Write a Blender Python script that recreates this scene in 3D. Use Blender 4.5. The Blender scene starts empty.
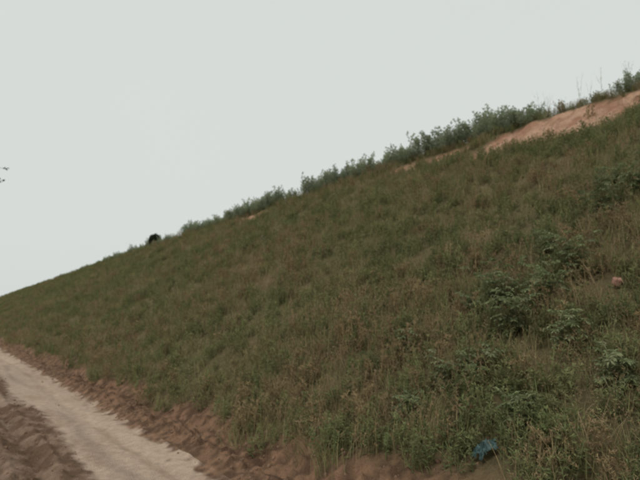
import bpy, math, random
import numpy as np
from mathutils import Vector, Matrix
random.seed(7); rng=np.random.default_rng(11)
scene=bpy.context.scene

# ------------------------------------------------------------ noise
def _h(ix,iy,s):
    n=(ix.astype(np.int64)*374761393+iy.astype(np.int64)*668265263+s*974634777)&0xffffffff
    n=((n^(n>>13))*1274126177)&0xffffffff
    n=(n^(n>>16))&0xffffffff
    return n/4294967295.0
def vn(x,y,s=0):
    x=np.asarray(x,float); y=np.asarray(y,float)
    ix=np.floor(x); iy=np.floor(y); fx=x-ix; fy=y-iy
    fx=fx*fx*(3-2*fx); fy=fy*fy*(3-2*fy)
    a=_h(ix,iy,s); b=_h(ix+1,iy,s); c=_h(ix,iy+1,s); d=_h(ix+1,iy+1,s)
    return (a*(1-fx)+b*fx)*(1-fy)+(c*(1-fx)+d*fx)*fy
def fbm(x,y,s=0,o=4):
    t=0;a=1;n=0
    for i in range(o):
        t=t+a*vn(np.asarray(x)*2**i+17.3*i,np.asarray(y)*2**i+5.1*i,s+i); n+=a; a*=.5
    return t/n
def ss(a,b,x):
    t=np.clip((np.asarray(x,float)-a)/(b-a),0,1); return t*t*(3-2*t)

CREST=17.0
def edges(y):
    l=1.50+0.22*(fbm(y*.35,y*0+3,5)-.5)*2+0.04*np.sin(y*.7)
    r=2.68+0.30*(fbm(y*.5,y*0+9,6)-.5)
    g=3.42+0.8*(fbm(y*.6,y*0+1,8)-.5)+.2*ss(6,4,y)
    return l,r,g
def height(x,y):
    x=np.asarray(x,float); y=np.asarray(y,float)
    ramp=0.65*(x-3.3)
    top=8.9+0.6*(fbm(y*.09,y*0,21,3)-.5)+0.25*(fbm(y*.6,y*0,23,3)-.5)+0.02*(x-17)
    back=8.9-0.65*(x-38)
    k=.35
    def smin(a,b,k):
        h=np.clip(.5+.5*(b-a)/k,0,1); return b*(1-h)+a*h-k*h*(1-h)
    e=smin(smin(ramp,top,k),back,k)
    base=-0.3*ss(-6,-9,x)-0.0
    z=np.maximum(e,base)
    on=ss(3.4,5,x)*(1-ss(38,50,x))
    z=z+on*(0.35*(fbm(x*.35,y*.35,31)-.5)+0.12*(fbm(x*2,y*2,33)-.5))
    z=z-bare(x,y)*(.06+.34*(fbm(x*1.2,y*3.0,37)-.35)+.10*(fbm(x*5,y*7,38)-.5))
    # toe berm of loose dirt
    l,r,g=edges(y)
    b=ss(r-.05,r+.25,x)*(1-ss(3.5,4.2,x))
    z=z+b*(0.02+0.14*fbm(x*3.5,y*2.5,41,4)**1.4+0.09*(vn(x*14,y*12,44)**3)+.06*(fbm(x*9,y*8,45,3)-.5))
    # ruts left of hard road
    m=ss(l+.05,l-.12,x)*ss(-6,-4,x)
    wob=.10*np.sin(y*.5)+.25*(fbm(y*.3,y*0+7,51)-.5)
    ph=(x+wob)
    rut=-0.075*np.exp(-((ph-1.02)/.12)**2)-0.08*np.exp(-((ph+.75)/.18)**2)-.06*np.exp(-((ph-.40)/.11)**2)
    rdg=0.035*np.exp(-((ph-1.24)/.05)**2)+.045*np.exp(-((ph-.72)/.06)**2)+.04*np.exp(-((ph-.1)/.09)**2)
    brk=.35+.9*fbm(x*2,y*1.7,57)
    tread=0.022*np.sin(y*29+5*np.sin(ph*9)+5*fbm(x*2,y*1.1,58))*np.exp(-((ph-1.02)/.16)**2)*brk
    tread+=0.018*np.sin(y*25+ph*22+5*fbm(x*2,y*1.3,59))*np.exp(-((ph-.40)/.16)**2)*brk
    z=z+m*(rut+rdg+tread+0.06*(fbm(x*4,y*2.2,55)-.5)+0.075*(fbm(x*13,y*9,56,4)-.5))
    # hard road
    h=ss(l-.05,l+.1,x)*(1-ss(r-.1,r+.05,x))
    z=z-h*0.02+h*(0.03*(fbm(x*1.5,y*.7,61)-.5)+0.008*(fbm(x*9,y*6,62)-.5))
    z=z-h*.03*np.exp(-((x-2.3-.1*np.sin(y*.4))/.12)**2)
    return z
def bare(x,y):
    """bare reddish soil just below the crest"""
    n=fbm(x*.9,y*.55,71); n2=fbm(x*2.5,y*2.5,72)
    cx=15.3+.0*y
    a=np.exp(-(np.abs(x-cx)/1.6)**3)*ss(5.2,6.6,y)*(1-ss(10.6,12.2,y))*1.3
    b=np.exp(-((x-15.85)/.85)**2)*ss(12,13,y)*(1-ss(16,18,y))*1.0
    c=np.exp(-((x-15.5)/.7)**2)*np.exp(-((y-29)/1.8)**2)*.95
    d=np.exp(-((x-16.3)/.5)**2)*np.clip((fbm(y*.12,y*0,73)-.45)*4,0,.8)*(y>18)
    return ss(.40,.70,(a+b+c+d)*(.5+.8*n)*(.5+1.0*n2))

# ------------------------------------------------------------ material helpers
def new_mat(name):
    m=bpy.data.materials.new(name); m.use_nodes=True
    nt=m.node_tree; nt.nodes.clear()
    return m,nt,nt.nodes,nt.links
def soil_mat(name,bump=.5,fine=60):
    m,nt,N,L=new_mat(name)
    out=N.new('ShaderNodeOutputMaterial'); p=N.new('ShaderNodeBsdfPrincipled')
    p.inputs['Roughness'].default_value=.95; p.inputs['Specular IOR Level'].default_value=.15
    at=N.new('ShaderNodeAttribute'); at.attribute_name='Col'
    tc=N.new('ShaderNodeNewGeometry')
    n1=N.new('ShaderNodeTexNoise'); n1.inputs['Scale'].default_value=9; n1.inputs['Detail'].default_value=8; n1.inputs['Roughness'].default_value=.7
    n2=N.new('ShaderNodeTexNoise'); n2.inputs['Scale'].default_value=fine; n2.inputs['Detail'].default_value=5
    L.new(tc.outputs['Position'],n1.inputs['Vector']); L.new(tc.outputs['Position'],n2.inputs['Vector'])
    mr=N.new('ShaderNodeMapRange'); mr.inputs['From Min'].default_value=.3; mr.inputs['From Max'].default_value=.7
    mr.inputs['To Min'].default_value=.76; mr.inputs['To Max'].default_value=1.22
    L.new(n1.outputs['Fac'],mr.inputs['Value'])
    vm=N.new('ShaderNodeVectorMath'); vm.operation='SCALE'
    L.new(at.outputs['Color'],vm.inputs[0]); L.new(mr.outputs['Result'],vm.inputs['Scale'])
    L.new(vm.outputs['Vector'],p.inputs['Base Color'])
    ad=N.new('ShaderNodeMath'); ad.operation='ADD'
    L.new(n1.outputs['Fac'],ad.inputs[0]); L.new(n2.outputs['Fac'],ad.inputs[1])
    b=N.new('ShaderNodeBump'); b.inputs['Strength'].default_value=bump; b.inputs['Distance'].default_value=.05
    L.new(ad.outputs[0],b.inputs['Height']); L.new(b.outputs['Normal'],p.inputs['Normal'])
    L.new(p.outputs[0],out.inputs[0]); return m
def leaf_mat(name,c1,c2,c3,tip=1.2,nscale=.35,trans=.25,rand=.45):
    """c1/c2 mixed by world noise, c3 mixed per blade"""
    m,nt,N,L=new_mat(name)
    out=N.new('ShaderNodeOutputMaterial')
    g=N.new('ShaderNodeNewGeometry'); nz=N.new('ShaderNodeTexNoise'); nz.inputs['Scale'].default_value=nscale; nz.inputs['Detail'].default_value=3
    nz.inputs['Roughness'].default_value=.65
    L.new(g.outputs['Position'],nz.inputs['Vector'])
    r=N.new('ShaderNodeMapRange'); r.inputs['From Min'].default_value=.38; r.inputs['From Max'].default_value=.62
    L.new(nz.outputs['Fac'],r.inputs['Value'])
    m1=N.new('ShaderNodeMix'); m1.data_type='RGBA'; m1.inputs[6].default_value=(*c1,1); m1.inputs[7].default_value=(*c2,1)
    L.new(r.outputs[0],m1.inputs[0])
    ar=N.new('ShaderNodeAttribute'); ar.attribute_name='rnd'
    pw=N.new('ShaderNodeMath'); pw.operation='POWER'; pw.inputs[1].default_value=2.2
    L.new(ar.outputs['Fac'],pw.inputs[0])
    m2=N.new('ShaderNodeMix'); m2.data_type='RGBA'; m2.inputs[7].default_value=(*c3,1)
    L.new(pw.outputs[0],m2.inputs[0]); L.new(m1.outputs[2],m2.inputs[6])
    oi=N.new('ShaderNodeObjectInfo'); mr=N.new('ShaderNodeMapRange'); mr.inputs['To Min'].default_value=1-rand; mr.inputs['To Max'].default_value=1+rand
    L.new(oi.outputs['Random'],mr.inputs['Value'])
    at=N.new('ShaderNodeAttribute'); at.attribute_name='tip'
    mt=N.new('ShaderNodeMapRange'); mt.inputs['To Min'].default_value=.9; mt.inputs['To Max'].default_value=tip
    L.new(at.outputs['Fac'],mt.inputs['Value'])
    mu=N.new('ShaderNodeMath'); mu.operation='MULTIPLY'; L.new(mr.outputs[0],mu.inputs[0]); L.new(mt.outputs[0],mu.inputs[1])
    vm=N.new('ShaderNodeVectorMath'); vm.operation='SCALE'; L.new(m2.outputs[2],vm.inputs[0]); L.new(mu.outputs[0],vm.inputs['Scale'])
    d=N.new('ShaderNodeBsdfDiffuse'); t=N.new('ShaderNodeBsdfTranslucent'); mx=N.new('ShaderNodeMixShader'); mx.inputs[0].default_value=trans
    L.new(vm.outputs[0],d.inputs[0]); L.new(vm.outputs[0],t.inputs[0]); L.new(d.outputs[0],mx.inputs[1]); L.new(t.outputs[0],mx.inputs[2])
    L.new(mx.outputs[0],out.inputs[0]); return m

# ------------------------------------------------------------ terrain
def seg(*parts):
    a=[]
    for s,e,st in parts: a.append(np.arange(s,e,st))
    a.append([parts[-1][1]]); return np.concatenate(a)
YS=seg((-60,-6,1.),(-6,2,.25),(2,16,.04),(16,40,.15),(40,100,.6),(100,300,4),(300,1200,50))
def patch(name,xs,colfn,mat):
    X,Y=np.meshgrid(xs,YS); x=X.ravel(); y=Y.ravel(); z=height(x,y)
    nx=len(xs); ny=len(YS)
    i=np.arange(nx*ny).reshape(ny,nx)
    f=np.stack([i[:-1,:-1],i[:-1,1:],i[1:,1:],i[1:,:-1]],-1).reshape(-1,4)
    me=bpy.data.meshes.new(name); me.vertices.add(len(x)); me.vertices.foreach_set('co',np.stack([x,y,z],1).ravel())
    me.loops.add(f.size); me.loops.foreach_set('vertex_index',f.ravel().astype(np.int32))
    me.polygons.add(len(f)); me.polygons.foreach_set('loop_start',np.arange(0,f.size,4,dtype=np.int32))
    me.polygons.foreach_set('use_smooth',np.ones(len(f),bool))
    me.update(); me.validate()
    c=me.color_attributes.new('Col','FLOAT_COLOR','POINT')
    col=np.ones((len(x),4)); col[:,:3]=colfn(x,y,z); c.data.foreach_set('color',col.ravel())
    ob=bpy.data.objects.new(name,me); scene.collection.objects.link(ob); me.materials.append(mat); return ob
def mixc(a,b,t): t=np.asarray(t)[:,None]; return np.asarray(a)*(1-t)+np.asarray(b)*t
LIGHT=np.array([.475,.355,.27]); DARK=np.array([.135,.083,.052]); MID=np.array([.25,.165,.115]); BERM=np.array([.175,.102,.062])
def roadcol(x,y,z):
    l,r,g=edges(y)
    light=mixc(LIGHT*.86,LIGHT*1.06,fbm(x*1.3,y*.7,81))
    st=ss(.50,.72,fbm(x*4,y*1.4,82)); light=mixc(light,MID*1.3,st*.5)
    cs=np.exp(-((x-1.95-.08*np.sin(y*.6)-.25*(fbm(y*.4,y*0,88)-.5))/.10)**2); light=mixc(light,[.27,.20,.155],cs*.6*ss(.35,.6,fbm(x*2,y*.5,89)))
    dk=mixc(DARK,MID,ss(.42,.72,fbm(x*6,y*3.5,83)))
    pale=ss(.56,.68,fbm(x*2.6,y*.6,84)); dk=mixc(dk,LIGHT*.8,pale*.55)
    n=.35*(fbm(x*6,y*5,85)-.5)
    c=mixc(dk,light,ss(l-.07,l+.08,x+n))
    c=mixc(c,mixc(BERM*.65,BERM*1.5,ss(.3,.7,fbm(x*11,y*10,86))),ss(r-.12,r+.08,x+n*1.7))
    return c
def embcol(x,y,z):
    l,r,g=edges(y)
    berm=mixc(BERM*.65,BERM*1.5,ss(.3,.7,fbm(x*11,y*10,86)))
    s=mixc([.115,.098,.05],[.15,.115,.06],fbm(x*.8,y*.8,91))
    c=mixc(berm,s,ss(g-.1,g+.6,x))
    rs=mixc([.33,.175,.11],[.50,.31,.21],ss(.25,.75,fbm(x*2,y*3.5,93)))
    c=mixc(c,rs,bare(x,y))
    return c
soil_road=soil_mat('dirt_road_soil',.7,55); soil_emb=soil_mat('embankment_soil',.9,40)
patch('dirt_road',seg((-9.5,-2,.3),(-2,2.75,.026)),roadcol,soil_road)
patch('embankment',seg((2.75,4.6,.035),(4.6,13,.17),(13,17.6,.08),(17.6,60,.8)),embcol,soil_emb)
def gcol(x,y,z): return mixc([.10,.085,.045],[.17,.12,.07],fbm(x*.05,y*.05,95))
me=bpy.data.meshes.new('ground'); n=60
gx=np.linspace(-1500,1500,n); X,Y=np.meshgrid(gx,gx); x=X.ravel(); y=Y.ravel()
i=np.arange(n*n).reshape(n,n); f=np.stack([i[:-1,:-1],i[:-1,1:],i[1:,1:],i[1:,:-1]],-1).reshape(-1,4)
me.from_pydata(np.stack([x,y,np.full_like(x,-.28)],1).tolist(),[],f.tolist())
c=me.color_attributes.new('Col','FLOAT_COLOR','POINT'); col=np.ones((n*n,4)); col[:,:3]=gcol(x,y,0); c.data.foreach_set('color',col.ravel())
g=bpy.data.objects.new('ground',me); scene.collection.objects.link(g); me.materials.append(soil_mat('ground_soil',.5,5))

# ------------------------------------------------------------ plant mesh builder
class MB:
    def __init__(s): s.v=[];s.f=[];s.t=[];s.r=[];s.m=[]
    def strip(s,pts,ws,side,t,r,m=0):
        b=len(s.v); n=len(pts)
        for p,w,tt in zip(pts,ws,t):
            s.v.append(tuple(p-side*w)); s.v.append(tuple(p+side*w)); s.t+=[tt,tt]; s.r+=[r,r]
        for i in range(n-1):
            a=b+2*i; s.f.append((a,a+1,a+3,a+2)); s.m.append(m)
    def tube(s,pts,rs,n=6,r=.5,m=0,t=0.5):
        b=len(s.v)
        for k,(p,rad) in enumerate(zip(pts,rs)):
            d=(pts[min(k+1,len(pts)-1)]-pts[max(k-1,0)]).normalized()
            a=d.orthogonal().normalized(); c=d.cross(a)
            for j in range(n):
                an=2*math.pi*j/n; s.v.append(tuple(p+a*rad*math.cos(an)+c*rad*math.sin(an))); s.t.append(t); s.r.append(r)
        for k in range(len(pts)-1):
            for j in range(n):
                s.f.append((b+k*n+j,b+k*n+(j+1)%n,b+(k+1)*n+(j+1)%n,b+(k+1)*n+j)); s.m.append(m)
    def leaf(s,p,d,up,L,W,r,t,m=0,fold=.25):
        side=d.cross(up)
        if side.length<1e-3: side=d.orthogonal()
        side.normalize(); nn=side.cross(d).normalized()
        mid=p+d*L*.5; tip=p+d*L-nn*L*.12
        b=len(s.v)
        s.v+=[tuple(p),tuple(mid+side*W*.5+nn*W*fold),tuple(tip),tuple(mid-side*W*.5+nn*W*fold)]
        s.t+=[t]*4; s.r+=[r]*4; s.f+=[(b,b+2,b+1),(b,b+3,b+2)]; s.m+=[m]*2
    def mesh(s,name,mats):
        me=bpy.data.meshes.new(name); me.from_pydata(s.v,[],s.f)
        for nm,d in(('tip',s.t),('rnd',s.r)):
            a=me.attributes.new(nm,'FLOAT','POINT'); a.data.foreach_set('value',d)
        for mm in mats: me.materials.append(mm)
        me.polygons.foreach_set('material_index',s.m); me.update(); return me
def rv(a=1.): return Vector((random.uniform(-a,a),random.uniform(-a,a),random.uniform(-a,a)))
U=random.uniform
def blade(mb,base,H,lean,W,r,m=0,n=4,tipw=.15):
    az=U(0,6.283); d=Vector((math.cos(az),math.sin(az),0)); side=Vector((-math.sin(az+U(-.8,.8)),math.cos(az),0)).normalized()
    pts=[];ws=[];ts=[]
    for i in range(n+1):
        t=i/n; pts.append(base+Vector((0,0,H*t*(1-.25*lean*t)))+d*H*lean*t*t); ws.append(W*(1-t*(1-tipw))/2); ts.append(t)
    mb.strip(pts,ws,side,ts,r,m); return pts,d
def tuft(nb,H,R,W,lean):
    mb=MB()
    for i in range(nb):
        a=U(0,6.283); q=R*math.sqrt(U(0,1)); blade(mb,Vector((q*math.cos(a),q*math.sin(a),-.05)),H*U(.45,1.1),U(.1,lean),W*U(.6,1.3),U(0,1),n=3)
    return mb
def dry(nb,H,R,W):
    mb=MB()
    for i in range(nb):
        a=U(0,6.283); q=R*math.sqrt(U(0,1)); h=H*U(.5,1.1)
        pts,d=blade(mb,Vector((q*math.cos(a),q*math.sin(a),-.05)),h,U(.05,.6),W*U(.5,1),U(0,1),0,4,.5)
        if U(0,1)<.5:
            rr=U(.1,.8)
            for k in range(8):
                t=U(.62,1.); j=min(int(t*4),3); p=pts[j].lerp(pts[j+1],t*4-j)
                dd=(Vector((U(-1,1),U(-1,1),U(.3,1.6)))).normalized()
                mb.leaf(p,dd,Vector((U(-1,1),U(-1,1),.5)),U(.02,.04),W*1.4,rr,t)
    return mb
def weed(ns,H,R,LL,LW,nl,lean=.25,low=.12):
    mb=MB()
    for i in range(ns):
        a=U(0,6.283); q=R*math.sqrt(U(0,1)); h=H*U(.55,1.1); r0=U(0,.7)
        pts,d=blade(mb,Vector((q*math.cos(a),q*math.sin(a),-.05)),h,U(.05,lean)*(1.2),.008,r0,0,4,.4)
        for k in range(nl):
            t=low+(1-low)*U(0,1)**.8; j=min(int(t*4),3); p=pts[j].lerp(pts[j+1],t*4-j)
            an=k*2.4+U(-.4,.4); dd=Vector((math.cos(an),math.sin(an),U(-.1,1.0))).normalized()
            s=1.15-.6*t
            mb.leaf(p,dd,Vector((0,0,1))+rv(.5),LL*s*U(.7,1.3),LW*s*U(.7,1.3),min(1,max(0,r0+U(-.3,.3))),t)
    return mb
def branchy(ns,H,R,nbr,LL,LW,nl=9):
    mb=MB()
    for i in range(ns):
        a=U(0,6.283); q=R*math.sqrt(U(0,1)); h=H*U(.6,1.08); r0=U(0,.7)
        pts,d=blade(mb,Vector((q*math.cos(a),q*math.sin(a),-.05)),h,U(.05,.3),.012,r0,0,4,.4)
        for b in range(nbr):
            t=.15+.85*(b+U(0,1))/nbr; t=min(t,.99); j=min(int(t*4),3); p=pts[j].lerp(pts[j+1],t*4-j)
            an=b*2.4+U(-.5,.5); dd=Vector((math.cos(an),math.sin(an),U(.5,1.3))).normalized(); bl=H*.26*(1.15-t)*U(.7,1.3)
            e=p+dd*bl
            mb.strip([p,e],[.003,.0015],dd.cross(Vector((0,0,1))).normalized(),[t,t],r0)
            for k in range(nl):
                s=U(.1,1); pp=p.lerp(e,s); l=(dd+rv(.9)).normalized()
                mb.leaf(pp,l,Vector((0,0,1))+rv(.6),LL*U(.6,1.3),LW*U(.7,1.3),min(1,max(0,r0+U(-.3,.3))),t)
    return mb
# colours
M_green=leaf_mat('grass_green',(.185,.195,.08),(.235,.22,.105),(.32,.26,.145),rand=.18)
M_olive=leaf_mat('weed_green',(.16,.19,.085),(.21,.215,.10),(.27,.24,.125),rand=.18)
M_dry=leaf_mat('grass_dry',(.27,.20,.11),(.25,.195,.105),(.36,.27,.17),rand=.18)
M_grey=leaf_mat('wormwood_leaf',(.27,.315,.21),(.31,.35,.235),(.38,.40,.28),rand=.12,trans=.45)
M_sumac=leaf_mat('pinnate_leaf',(.165,.205,.10),(.20,.225,.12),(.25,.255,.15),rand=.12,trans=.3)
M_dark=leaf_mat('dark_shrub_leaf',(.035,.042,.026),(.042,.05,.03),(.055,.06,.035),rand=0,tip=1,trans=.1)
M_tree=leaf_mat('tree_leaf',(.05,.08,.025),(.07,.10,.035),(.10,.12,.05),rand=0)
def bark(name,c):
    m,nt,N,L=new_mat(name); o=N.new('ShaderNodeOutputMaterial'); p=N.new('ShaderNodeBsdfPrincipled'); p.inputs['Roughness'].default_value=.9
    nz=N.new('ShaderNodeTexNoise'); nz.inputs['Scale'].default_value=14; g=N.new('ShaderNodeNewGeometry'); L.new(g.outputs['Position'],nz.inputs[0])
    mx=N.new('ShaderNodeMix'); mx.data_type='RGBA'; mx.inputs[6].default_value=(*[k*.6 for k in c],1); mx.inputs[7].default_value=(*[k*1.4 for k in c],1)
    L.new(nz.outputs[0],mx.inputs[0]); L.new(mx.outputs[2],p.inputs['Base Color']); L.new(p.outputs[0],o.inputs[0]); return m
M_bark=bark('bark',(.12,.09,.065)); M_stem=bark('plant_stem',(.14,.10,.06))

def coll(name,meshes):
    c=bpy.data.collections.new(name)
    for k,me in enumerate(meshes):
        o=bpy.data.objects.new('%s_%02d'%(name,k),me); c.objects.link(o)
    return c
def scatter(name,P,rot,scl,idx,col):
    n=len(P); me=bpy.data.meshes.new(name); me.vertices.add(n); me.vertices.foreach_set('co',np.asarray(P,float).ravel())
    a=me.attributes.new('rot','FLOAT_VECTOR','POINT'); a.data.foreach_set('vector',np.asarray(rot,float).ravel())
    a=me.attributes.new('scl','FLOAT_VECTOR','POINT'); a.data.foreach_set('vector',np.asarray(scl,float).ravel())
    a=me.attributes.new('idx','INT','POINT'); a.data.foreach_set('value',np.asarray(idx,np.int32))
    ob=bpy.data.objects.new(name,me); scene.collection.objects.link(ob)
    ng=bpy.data.node_groups.new(name+'_nodes','GeometryNodeTree')
    ng.interface.new_socket('Geometry',in_out='INPUT',socket_type='NodeSocketGeometry')
    ng.interface.new_socket('Geometry',in_out='OUTPUT',socket_type='NodeSocketGeometry')
    N=ng.nodes; L=ng.links
    gi=N.new('NodeGroupInput'); go=N.new('NodeGroupOutput'); ip=N.new('GeometryNodeInstanceOnPoints'); ci=N.new('GeometryNodeCollectionInfo')
    ci.inputs['Collection'].default_value=col; ci.inputs['Separate Children'].default_value=True; ci.inputs['Reset Children'].default_value=True
    def na(nm,dt):
        q=N.new('GeometryNodeInputNamedAttribute'); q.data_type=dt; q.inputs['Name'].default_value=nm; return q.outputs['Attribute']
    er=N.new('FunctionNodeEulerToRotation')
    L.new(na('rot','FLOAT_VECTOR'),er.inputs[0]); L.new(er.outputs[0],ip.inputs['Rotation'])
    L.new(na('scl','FLOAT_VECTOR'),ip.inputs['Scale']); L.new(na('idx','INT'),ip.inputs['Instance Index'])
    ip.inputs['Pick Instance'].default_value=True
    L.new(ci.outputs[0],ip.inputs['Instance']); L.new(gi.outputs[0],ip.inputs['Points']); L.new(ip.outputs[0],go.inputs[0])
    md=ob.modifiers.new('scatter','NODES'); md.node_group=ng; return ob

BAG=(4.06,3.11); BRICK=(6.61,3.04)
def sample(x0,x1,y0,y1,dens):
    n=int((x1-x0)*(y1-y0)*dens); return rng.uniform(x0,x1,n),rng.uniform(y0,y1,n)
def keep_slope(x,y):
    l,r,g=edges(y); p=ss(g-.15,g+.3,x)*(1-bare(x,y)*.975)
    k=rng.random(len(x))<p
    for (bx,by),q,s1 in((BAG,.19,.65),(BRICK,.13,.5)):
        k&=((x-bx)**2+(y-by)**2)>q*q
        dx,dy=-bx,-by; L_=math.hypot(dx,dy); dx/=L_;dy/=L_
        s=(x-bx)*dx+(y-by)*dy; w=np.abs((x-bx)*dy-(y-by)*dx)
        k&=~((s>0)&(s<s1)&(w<.8*q))
    return k
green=[tuft(42,.30,.19,.007,.8).mesh('tuft',[M_green]) for _ in range(3)]
dryt=[dry(28,.38,.19,.005).mesh('tuft',[M_dry]) for _ in range(3)]
wd=[weed(9,.32,.18,.06,.015,20).mesh('tuft',[M_olive]) for _ in range(3)]+[branchy(4,.38,.14,8,.04,.011).mesh('tuft',[M_olive]) for _ in range(2)]
wg=[branchy(5,.38,.14,8,.04,.01).mesh('tuft',[M_dry]) for _ in range(1)]
GC=coll('grass_tuft',green+dryt+wd+wg)   # 0-2 green,3-5 dry,6-10 weed,11 reddish weed
PX=[];PY=[];SC=[]
for (x0,x1,y0,y1,dn,sc) in ((3.0,20,-12,0,8,1.1),(3.0,8,0,9,52,1.05),(8,18.3,0,9,32,.95),(3.0,17.9,9,18,26,1.05),(3.2,17.9,18,40,13,1.3),(3.3,17.8,40,90,7,1.7),(3.4,17.8,90,200,3,2.4),(3.4,17.8,200,400,.8,3.2)):
    x,y=sample(x0,x1,y0,y1,dn); k=keep_slope(x,y); x=x[k];y=y[k]; PX.append(x);PY.append(y);SC.append(np.full(len(x),sc))
x=np.concatenate(PX);y=np.concatenate(PY);sc=np.concatenate(SC); n=len(x)
pd=.20+1.1*(fbm(x*.45,y*.3,101)-.5)+.5*(fbm(x*1.3,y*1.3,102)-.5)+.15*(1-ss(3.5,8,x))-.12*ss(20,60,y)+.25*np.clip(bare(x+.4,y),0,1)
u=rng.random(n); cls=np.where(u<pd,np.where(rng.random(n)<.75,3+rng.integers(0,3,n),11),np.where(rng.random(n)<.45,rng.integers(0,3,n),6+rng.integers(0,5,n)))
hs=.6+.95*fbm(x*.7,y*.7,103)
S=sc*rng.uniform(.75,1.25,n); V=np.stack([S,S,np.minimum(S,1.4)*hs],1)
R=np.stack([rng.normal(0,.16,n),rng.normal(0,.16,n),rng.uniform(0,6.283,n)],1)
scatter('grass',np.stack([x,y,height(x,y)-.01],1),R,V,cls,GC)

# weeds along the crest
cw=[branchy(9,1.15,.34,15,.085,.022,11).mesh('cw',[M_grey]) for _ in range(4)]+[weed(3,1.4,.08,.06,.014,30,.2,.3).mesh('cw',[M_grey]) for _ in range(2)]
CC=coll('crest_weed_plant',cw)
P=[];Rr=[];Sc=[];Ix=[]
def putc(x,y,s,i):
    P.append((x,y,float(height(x,y))-.03)); Rr.append((U(-.12,.12),U(-.12,.12),U(0,6.28))); Sc.append((s,s,s*U(.9,1.1))); Ix.append(i)
def v1(a,b,s): return float(vn(np.array([a]),np.array([b]),s)[0])
yy=10.6
while yy<110:
    gap=v1(yy*.5,0.,111); big=v1(yy*.55,4.,113)
    if yy<16.0: gap=.8; big=.74+.22*math.sin(yy*2.1)
    if 12.55<yy<12.9: big=.35
    if 16.0<=yy<17.3: big=.15
    if 17.3<=yy<24: gap=.8; big=.50+.35*big
    if 27.5<yy<29.5 or 32<yy<37: gap=.8; big=max(big,.65)
    if gap>.2:
        s=.62+.58*big; s*=1-.40*float(ss(38,90,yy))
        for _ in range(3): putc(17.2+U(-.5,.9),yy+U(-.25,.25),s*U(.65,1.15),random.randrange(4))
    yy+=.40 if yy<40 else .6
for (yv,s) in ((10.3,1.0),(9.9,.7),(9.75,.85),(8.55,.9),(8.3,.6),(7.9,.85),(7.3,.9),(7.15,.8),(6.9,.85),(6.6,.6),(9.3,.45)): putc(17.1+U(-.2,.4),yv,s,4+random.randrange(2))
for (yv,s) in ((7.4,.5),(7.2,.6),(6.9,.65),(6.6,.6),(6.2,.5),(5.8,.5)): putc(17.0+U(-.2,.4),yv,s,random.randrange(4))
for _ in range(60): putc(17.3+U(-.3,1.5),U(0,10),U(.25,.45),random.randrange(4))
scatter('crest_weeds',P,Rr,Sc,Ix,CC)

# ------------------------------------------------------------ pinnate-leaf saplings on the slope
def sapling(H,nst):
    mb=MB()
    for s in range(nst):
        az=U(0,6.28); lean=U(.15,.7); d=Vector((math.cos(az),math.sin(az),0)); h=H*U(.6,1.1)
        pts=[Vector((0,0,-.05))+Vector((0,0,h*t))+d*h*lean*t*t for t in (0,.25,.5,.75,1)]
        mb.tube(pts,[.006,.005,.004,.003,.002],5,.5,1)
        nf=10
        for k in range(nf):
            t=.25+.75*k/(nf-1); j=min(int(t*4),3); p=pts[j].lerp(pts[j+1],t*4-j)
            an=k*2.4+U(-.5,.5)+s; out=Vector((math.cos(an),math.sin(an),0)); el=U(.1,1.1); FL=U(.13,.27)*(1.15-.35*t)
            fr=[p+out*FL*q*math.cos(el)+Vector((0,0,FL*(q*math.sin(el)-.42*q*q))) for q in (0,.25,.5,.75,1)]
            mb.strip(fr,[.0025,.002,.002,.0015,.001],Vector((-out.y,out.x,0)),[t]*5,.9,0)
            r=U(0,1); ax=Vector((-out.y,out.x,0))
            for q in range(2,11):
                tt=q/10.; jj=min(int(tt*4),3); pp=fr[jj].lerp(fr[jj+1],tt*4-jj); dirn=(fr[jj+1]-fr[jj]).normalized()
                for sg in(-1,1):
                    if U(0,1)<.12: continue
                    ld=(ax*sg+dirn*.45+Vector((0,0,U(-.6,.4)))).normalized(); ln=.068*(1-.45*abs(tt-.5))*U(.7,1.2)
                    mb.leaf(pp,ld,Vector((0,0,1))+rv(.5),ln,ln*.38,min(1,max(0,r+U(-.35,.35))),.4+.6*t)
            mb.leaf(fr[4],(fr[4]-fr[3]).normalized(),Vector((0,0,1)),.055,.02,r,1)
    return mb.mesh('sapling',[M_sumac,M_stem])
for (sx,sy,H,ns) in ((5.75,3.95,.76,7),(6.25,4.45,.70,7),(6.2,3.8,.62,6),(6.9,3.75,.58,5),(6.0,4.6,.5,4),(7.3,4.3,.5,4),(4.95,3.95,.50,5),(4.8,4.2,.42,4),
                     (4.3,4.3,.40,4),(8.3,3.95,.75,6),(8.8,3.6,.7,6),(9.2,4.2,.6,5),(5.1,2.4,.45,5),(5.35,5.4,.40,3),(4.6,3.1,.30,3),(5.6,3.1,.42,4)):
    o=bpy.data.objects.new('sumac_sapling',sapling(H,ns)); o.location=(sx,sy,float(height(sx,sy))); scene.collection.objects.link(o)

# dark round shrub on the crest
mb=MB()
for k in range(5):
    a=k*1.3; mb.tube([Vector((0,0,-.05)),Vector((.12*math.cos(a),.12*math.sin(a),.5)),Vector((.25*math.cos(a),.25*math.sin(a),.85))],[.035,.02,.008],6,.5,0)
for k in range(5200):
    d=Vector((random.gauss(0,1),random.gauss(0,1),random.gauss(0,1))).normalized(); rr=U(.0,1)**.45; lump=1+.12*math.sin(d.x*5+1)*math.cos(d.y*6)
    p=Vector((d.x*.62*rr*lump,d.y*.62*rr*lump,.66+d.z*.64*rr*lump)); mb.leaf(p,rv().normalized(),rv(),.12,.07,U(0,1),.3)
o=bpy.data.objects.new('dark_shrub',mb.mesh('dark_shrub',[M_dark])); sx,sy=17.2,53.5; o.location=(sx,sy,float(height(sx,sy))+.1); scene.collection.objects.link(o)

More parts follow.
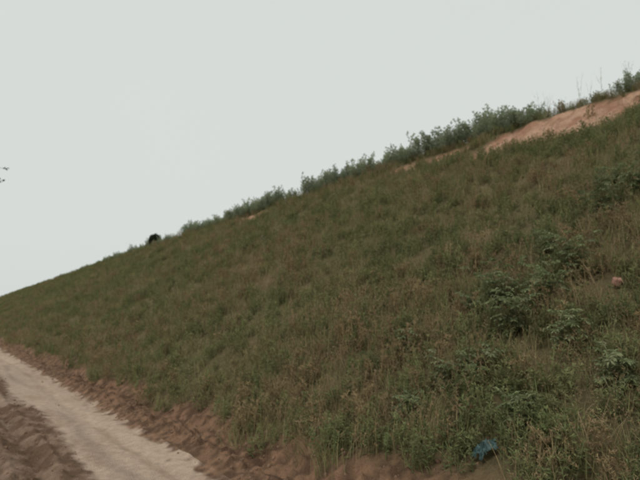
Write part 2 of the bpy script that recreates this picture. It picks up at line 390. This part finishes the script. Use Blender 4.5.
# roadside tree (stands left of the road; only a twig tip reaches the view)
mb=MB(); T=Vector((-4.6,17.2,-.1))
tr=[T,T+Vector((.05,0,2)),T+Vector((-.05,.1,4)),T+Vector((.1,0,6)),T+Vector((0,.1,8.2))]
mb.tube(tr,[.2,.16,.12,.08,.02],9,.5,1)
tips=[]
def limb(p,e,r,n=3):
    mid=p.lerp(e,.5)+Vector((0,0,-.1))+rv(.12); mb.tube([p,mid,e],[r,r*.6,r*.15],6,.5,1)
    for k in range(n):
        q=p.lerp(e,U(.35,.95)); t=q+Vector((U(-.9,.9),U(-.9,.9),U(-.1,.8))); mb.tube([q,t],[r*.35,.004],4,.5,1); tips.append((q,t))
    tips.append((mid,e))
for k in range(16):
    h=2.4+k*.36; a=k*2.4; L_=2.9*(1-.45*abs(k/15-.35)); s=T+Vector((0,0,h)); limb(s,s+Vector((math.cos(a)*L_,math.sin(a)*L_,1.1)),.05,6)
def twigleaves(a,b,n):
    for _ in range(n):
        s=U(.2,1.02); mb.leaf(a.lerp(b,s)+rv(.16),(Vector((0,0,-.4))+rv(1)).normalized(),rv(),U(.07,.11),U(.04,.06),U(0,1),U(.2,1))
for a,b in tips: twigleaves(a,b,34)
for e,sz in ((Vector((1.02,16.0,5.75)),1),(Vector((.98,16.1,5.42)),.7)):
    s=T+Vector((.1,0,4.4)); m_=s.lerp(e,.6)+Vector((0,0,.35)); mb.tube([s,m_,e],[.04,.018,.003],5,.5,1)
    for _ in range(30):
        q=m_.lerp(e,U(.3,1.0)); mb.leaf(q+rv(.05),(Vector((.3,0,-.3))+rv(1)).normalized(),rv(),.09,.045,U(0,1),.5)
    for _ in range(7): mb.leaf(e+rv(.03),(Vector((.2,0,-.5))+rv(1)).normalized(),rv(),.07,.03,U(0,1),.5)
o=bpy.data.objects.new('roadside_tree',mb.mesh('roadside_tree',[M_tree,M_bark])); scene.collection.objects.link(o)

# ------------------------------------------------------------ soil clods
import bmesh
def clod(seed):
    bm=bmesh.new(); bmesh.ops.create_icosphere(bm,subdivisions=2,radius=1)
    for v in bm.verts:
        q=v.co; n_=float(fbm(np.array([q.x*1.6+seed*7+q.z]),np.array([q.y*1.6-q.z*1.3]),seed)[0]); v.co=Vector((q.x*(.6+.8*n_),q.y*(.5+.8*n_),q.z*(.35+.7*n_)))
    me=bpy.data.meshes.new('clod'); bm.to_mesh(me); bm.free(); me.materials.append(M_clod); return me
M_clod=bark('clod_soil',(.175,.104,.064))
KC=coll('soil_clod_piece',[clod(i+1) for i in range(5)])
n=16000; y=np.concatenate([rng.uniform(3,14,n//2),rng.uniform(10,45,n-n//2)]); x=rng.uniform(-1.5,4.4,n)
l,r,g_=edges(y); pr=np.where(x>r-.05,.9,np.where(x<l,.35,.006))*(.3+1.2*ss(.4,.65,fbm(x*1.5,y*1.2,121))); k=rng.random(n)<pr; x=x[k];y=y[k]
s=.006+.024*rng.random(len(x))**3; s*=np.where(y>14,1.4,1)
n=len(x); scatter('soil_clods',np.stack([x,y,height(x,y)],1),rng.uniform(0,6.28,(n,3)),np.stack([s,s,s],1),rng.integers(0,5,n),KC)

# ------------------------------------------------------------ litter
def plain(name,c,rough,c2,scale=12):
    m,nt,N,L=new_mat(name); o=N.new('ShaderNodeOutputMaterial'); p=N.new('ShaderNodeBsdfPrincipled'); p.inputs['Roughness'].default_value=rough
    nz=N.new('ShaderNodeTexNoise'); nz.inputs['Scale'].default_value=scale; tc=N.new('ShaderNodeTexCoord'); L.new(tc.outputs['Object'],nz.inputs[0])
    rr=N.new('ShaderNodeMapRange'); rr.inputs['From Min'].default_value=.35; rr.inputs['From Max'].default_value=.65; L.new(nz.outputs[0],rr.inputs[0])
    mx=N.new('ShaderNodeMix'); mx.data_type='RGBA'; mx.inputs[6].default_value=(*c,1); mx.inputs[7].default_value=(*c2,1)
    L.new(rr.outputs[0],mx.inputs[0]); L.new(mx.outputs[2],p.inputs['Base Color']); L.new(p.outputs[0],o.inputs[0]); return m
n=36; vs=[];fs=[]
for j in range(n):
    for i in range(n):
        a=i/(n-1)*2-1; b=j/(n-1)*2-1
        w=.115*(1+.25*math.sin(3*b)); q=float(fbm(np.array([a*3.1+9]),np.array([b*3.1]),131)[0]); q2=abs(float(fbm(np.array([a*5]),np.array([b*5+3]),133)[0])-.5)
        rr=math.sqrt(a*a+b*b)/1.41
        hx=a*w; hy=b*.065
        if j>n-6 and (n*.38<i<n*.62): hy-=.05*(j-n+6)/5
        vs.append((hx+.05*(q-.5),hy+.06*(q2-.2),.08*(1-rr**1.5)*(.5+q)-.18*q2+.01))
for j in range(n-1):
    for i in range(n-1): fs.append((j*n+i,j*n+i+1,(j+1)*n+i+1,(j+1)*n+i))
me=bpy.data.meshes.new('plastic_bag'); me.from_pydata(vs,[],fs); me.materials.append(plain('bag_plastic',(.055,.095,.095),.6,(.12,.20,.19),18))
o=bpy.data.objects.new('plastic_bag',me); scene.collection.objects.link(o); o.location=(BAG[0],BAG[1],float(height(*BAG))+.08); o.rotation_euler=(.0,-.5,-.5)
bm=bmesh.new(); bmesh.ops.create_cube(bm,size=1); bmesh.ops.bevel(bm,geom=bm.edges[:],offset=.12,segments=2,affect='EDGES'); bmesh.ops.subdivide_edges(bm,edges=bm.edges[:],cuts=2)
for v in bm.verts:
    q=float(fbm(np.array([v.co.x*4+v.co.z*2]),np.array([v.co.y*4-v.co.z]),141)[0])-.5
    v.co=Vector((v.co.x*.11*(1+.5*q-.25*(v.co.z>0)*v.co.y),v.co.y*.09*(1+.5*q),v.co.z*.08*(1+.7*q)))
me=bpy.data.meshes.new('brick_fragment'); bm.to_mesh(me); bm.free(); me.materials.append(plain('fired_clay',(.28,.14,.095),.9,(.40,.23,.17),25))
o=bpy.data.objects.new('brick_fragment',me); scene.collection.objects.link(o); o.location=(BRICK[0],BRICK[1],float(height(*BRICK))+.09); o.rotation_euler=(.3,-.5,.7)

# ------------------------------------------------------------ light
w=bpy.data.worlds.new('World'); scene.world=w; w.use_nodes=True; nt=w.node_tree; N=nt.nodes; L=nt.links; N.clear()
EL=math.radians(52); ROT=math.radians(250)
out=N.new('ShaderNodeOutputWorld'); sk=N.new('ShaderNodeTexSky'); sk.sky_type='NISHITA'; sk.sun_disc=False; sk.sun_elevation=EL; sk.sun_rotation=ROT; sk.dust_density=6; sk.air_density=1.5
hs_=N.new('ShaderNodeHueSaturation'); hs_.inputs['Saturation'].default_value=.12; L.new(sk.outputs[0],hs_.inputs['Color'])
b1=N.new('ShaderNodeBackground'); b1.inputs[1].default_value=.06; L.new(hs_.outputs[0],b1.inputs[0])
b2=N.new('ShaderNodeBackground'); b2.inputs[1].default_value=1
tc=N.new('ShaderNodeTexCoord'); nz=N.new('ShaderNodeTexNoise'); nz.inputs['Scale'].default_value=1.3; nz.inputs['Detail'].default_value=3
L.new(tc.outputs['Generated'],nz.inputs[0]); mx=N.new('ShaderNodeMix'); mx.data_type='RGBA'
mx.inputs[6].default_value=(.72,.765,.735,1); mx.inputs[7].default_value=(.76,.80,.775,1); L.new(nz.outputs[0],mx.inputs[0]); L.new(mx.outputs[2],b2.inputs[0])
ms=N.new('ShaderNodeMixShader'); ms.inputs[0].default_value=.87; L.new(b1.outputs[0],ms.inputs[1]); L.new(b2.outputs[0],ms.inputs[2]); L.new(ms.outputs[0],out.inputs[0])
sd=bpy.data.lights.new('sun','SUN'); sd.energy=1.3; sd.angle=math.radians(20); sd.color=(1,.97,.92)
so=bpy.data.objects.new('sun',sd); scene.collection.objects.link(so)
dv=Vector((math.sin(ROT)*math.cos(EL),math.cos(ROT)*math.cos(EL),math.sin(EL)))
so.rotation_euler=dv.to_track_quat('Z','Y').to_euler()

cam=bpy.data.cameras.new('camera'); cam.lens=29.25; cam.sensor_width=36; cam.clip_end=5000; cam.clip_start=.05
cam.dof.use_dof=True; cam.dof.focus_distance=2.0; cam.dof.aperture_fstop=4.0
co=bpy.data.objects.new('camera',cam); scene.collection.objects.link(co); co.location=(0,0,1.8)
co.rotation_euler=(math.radians(90+8.3),0,math.radians(-35.6)); scene.camera=co
scene.view_settings.view_transform='Standard'; scene.view_settings.look='None'; scene.view_settings.exposure=0
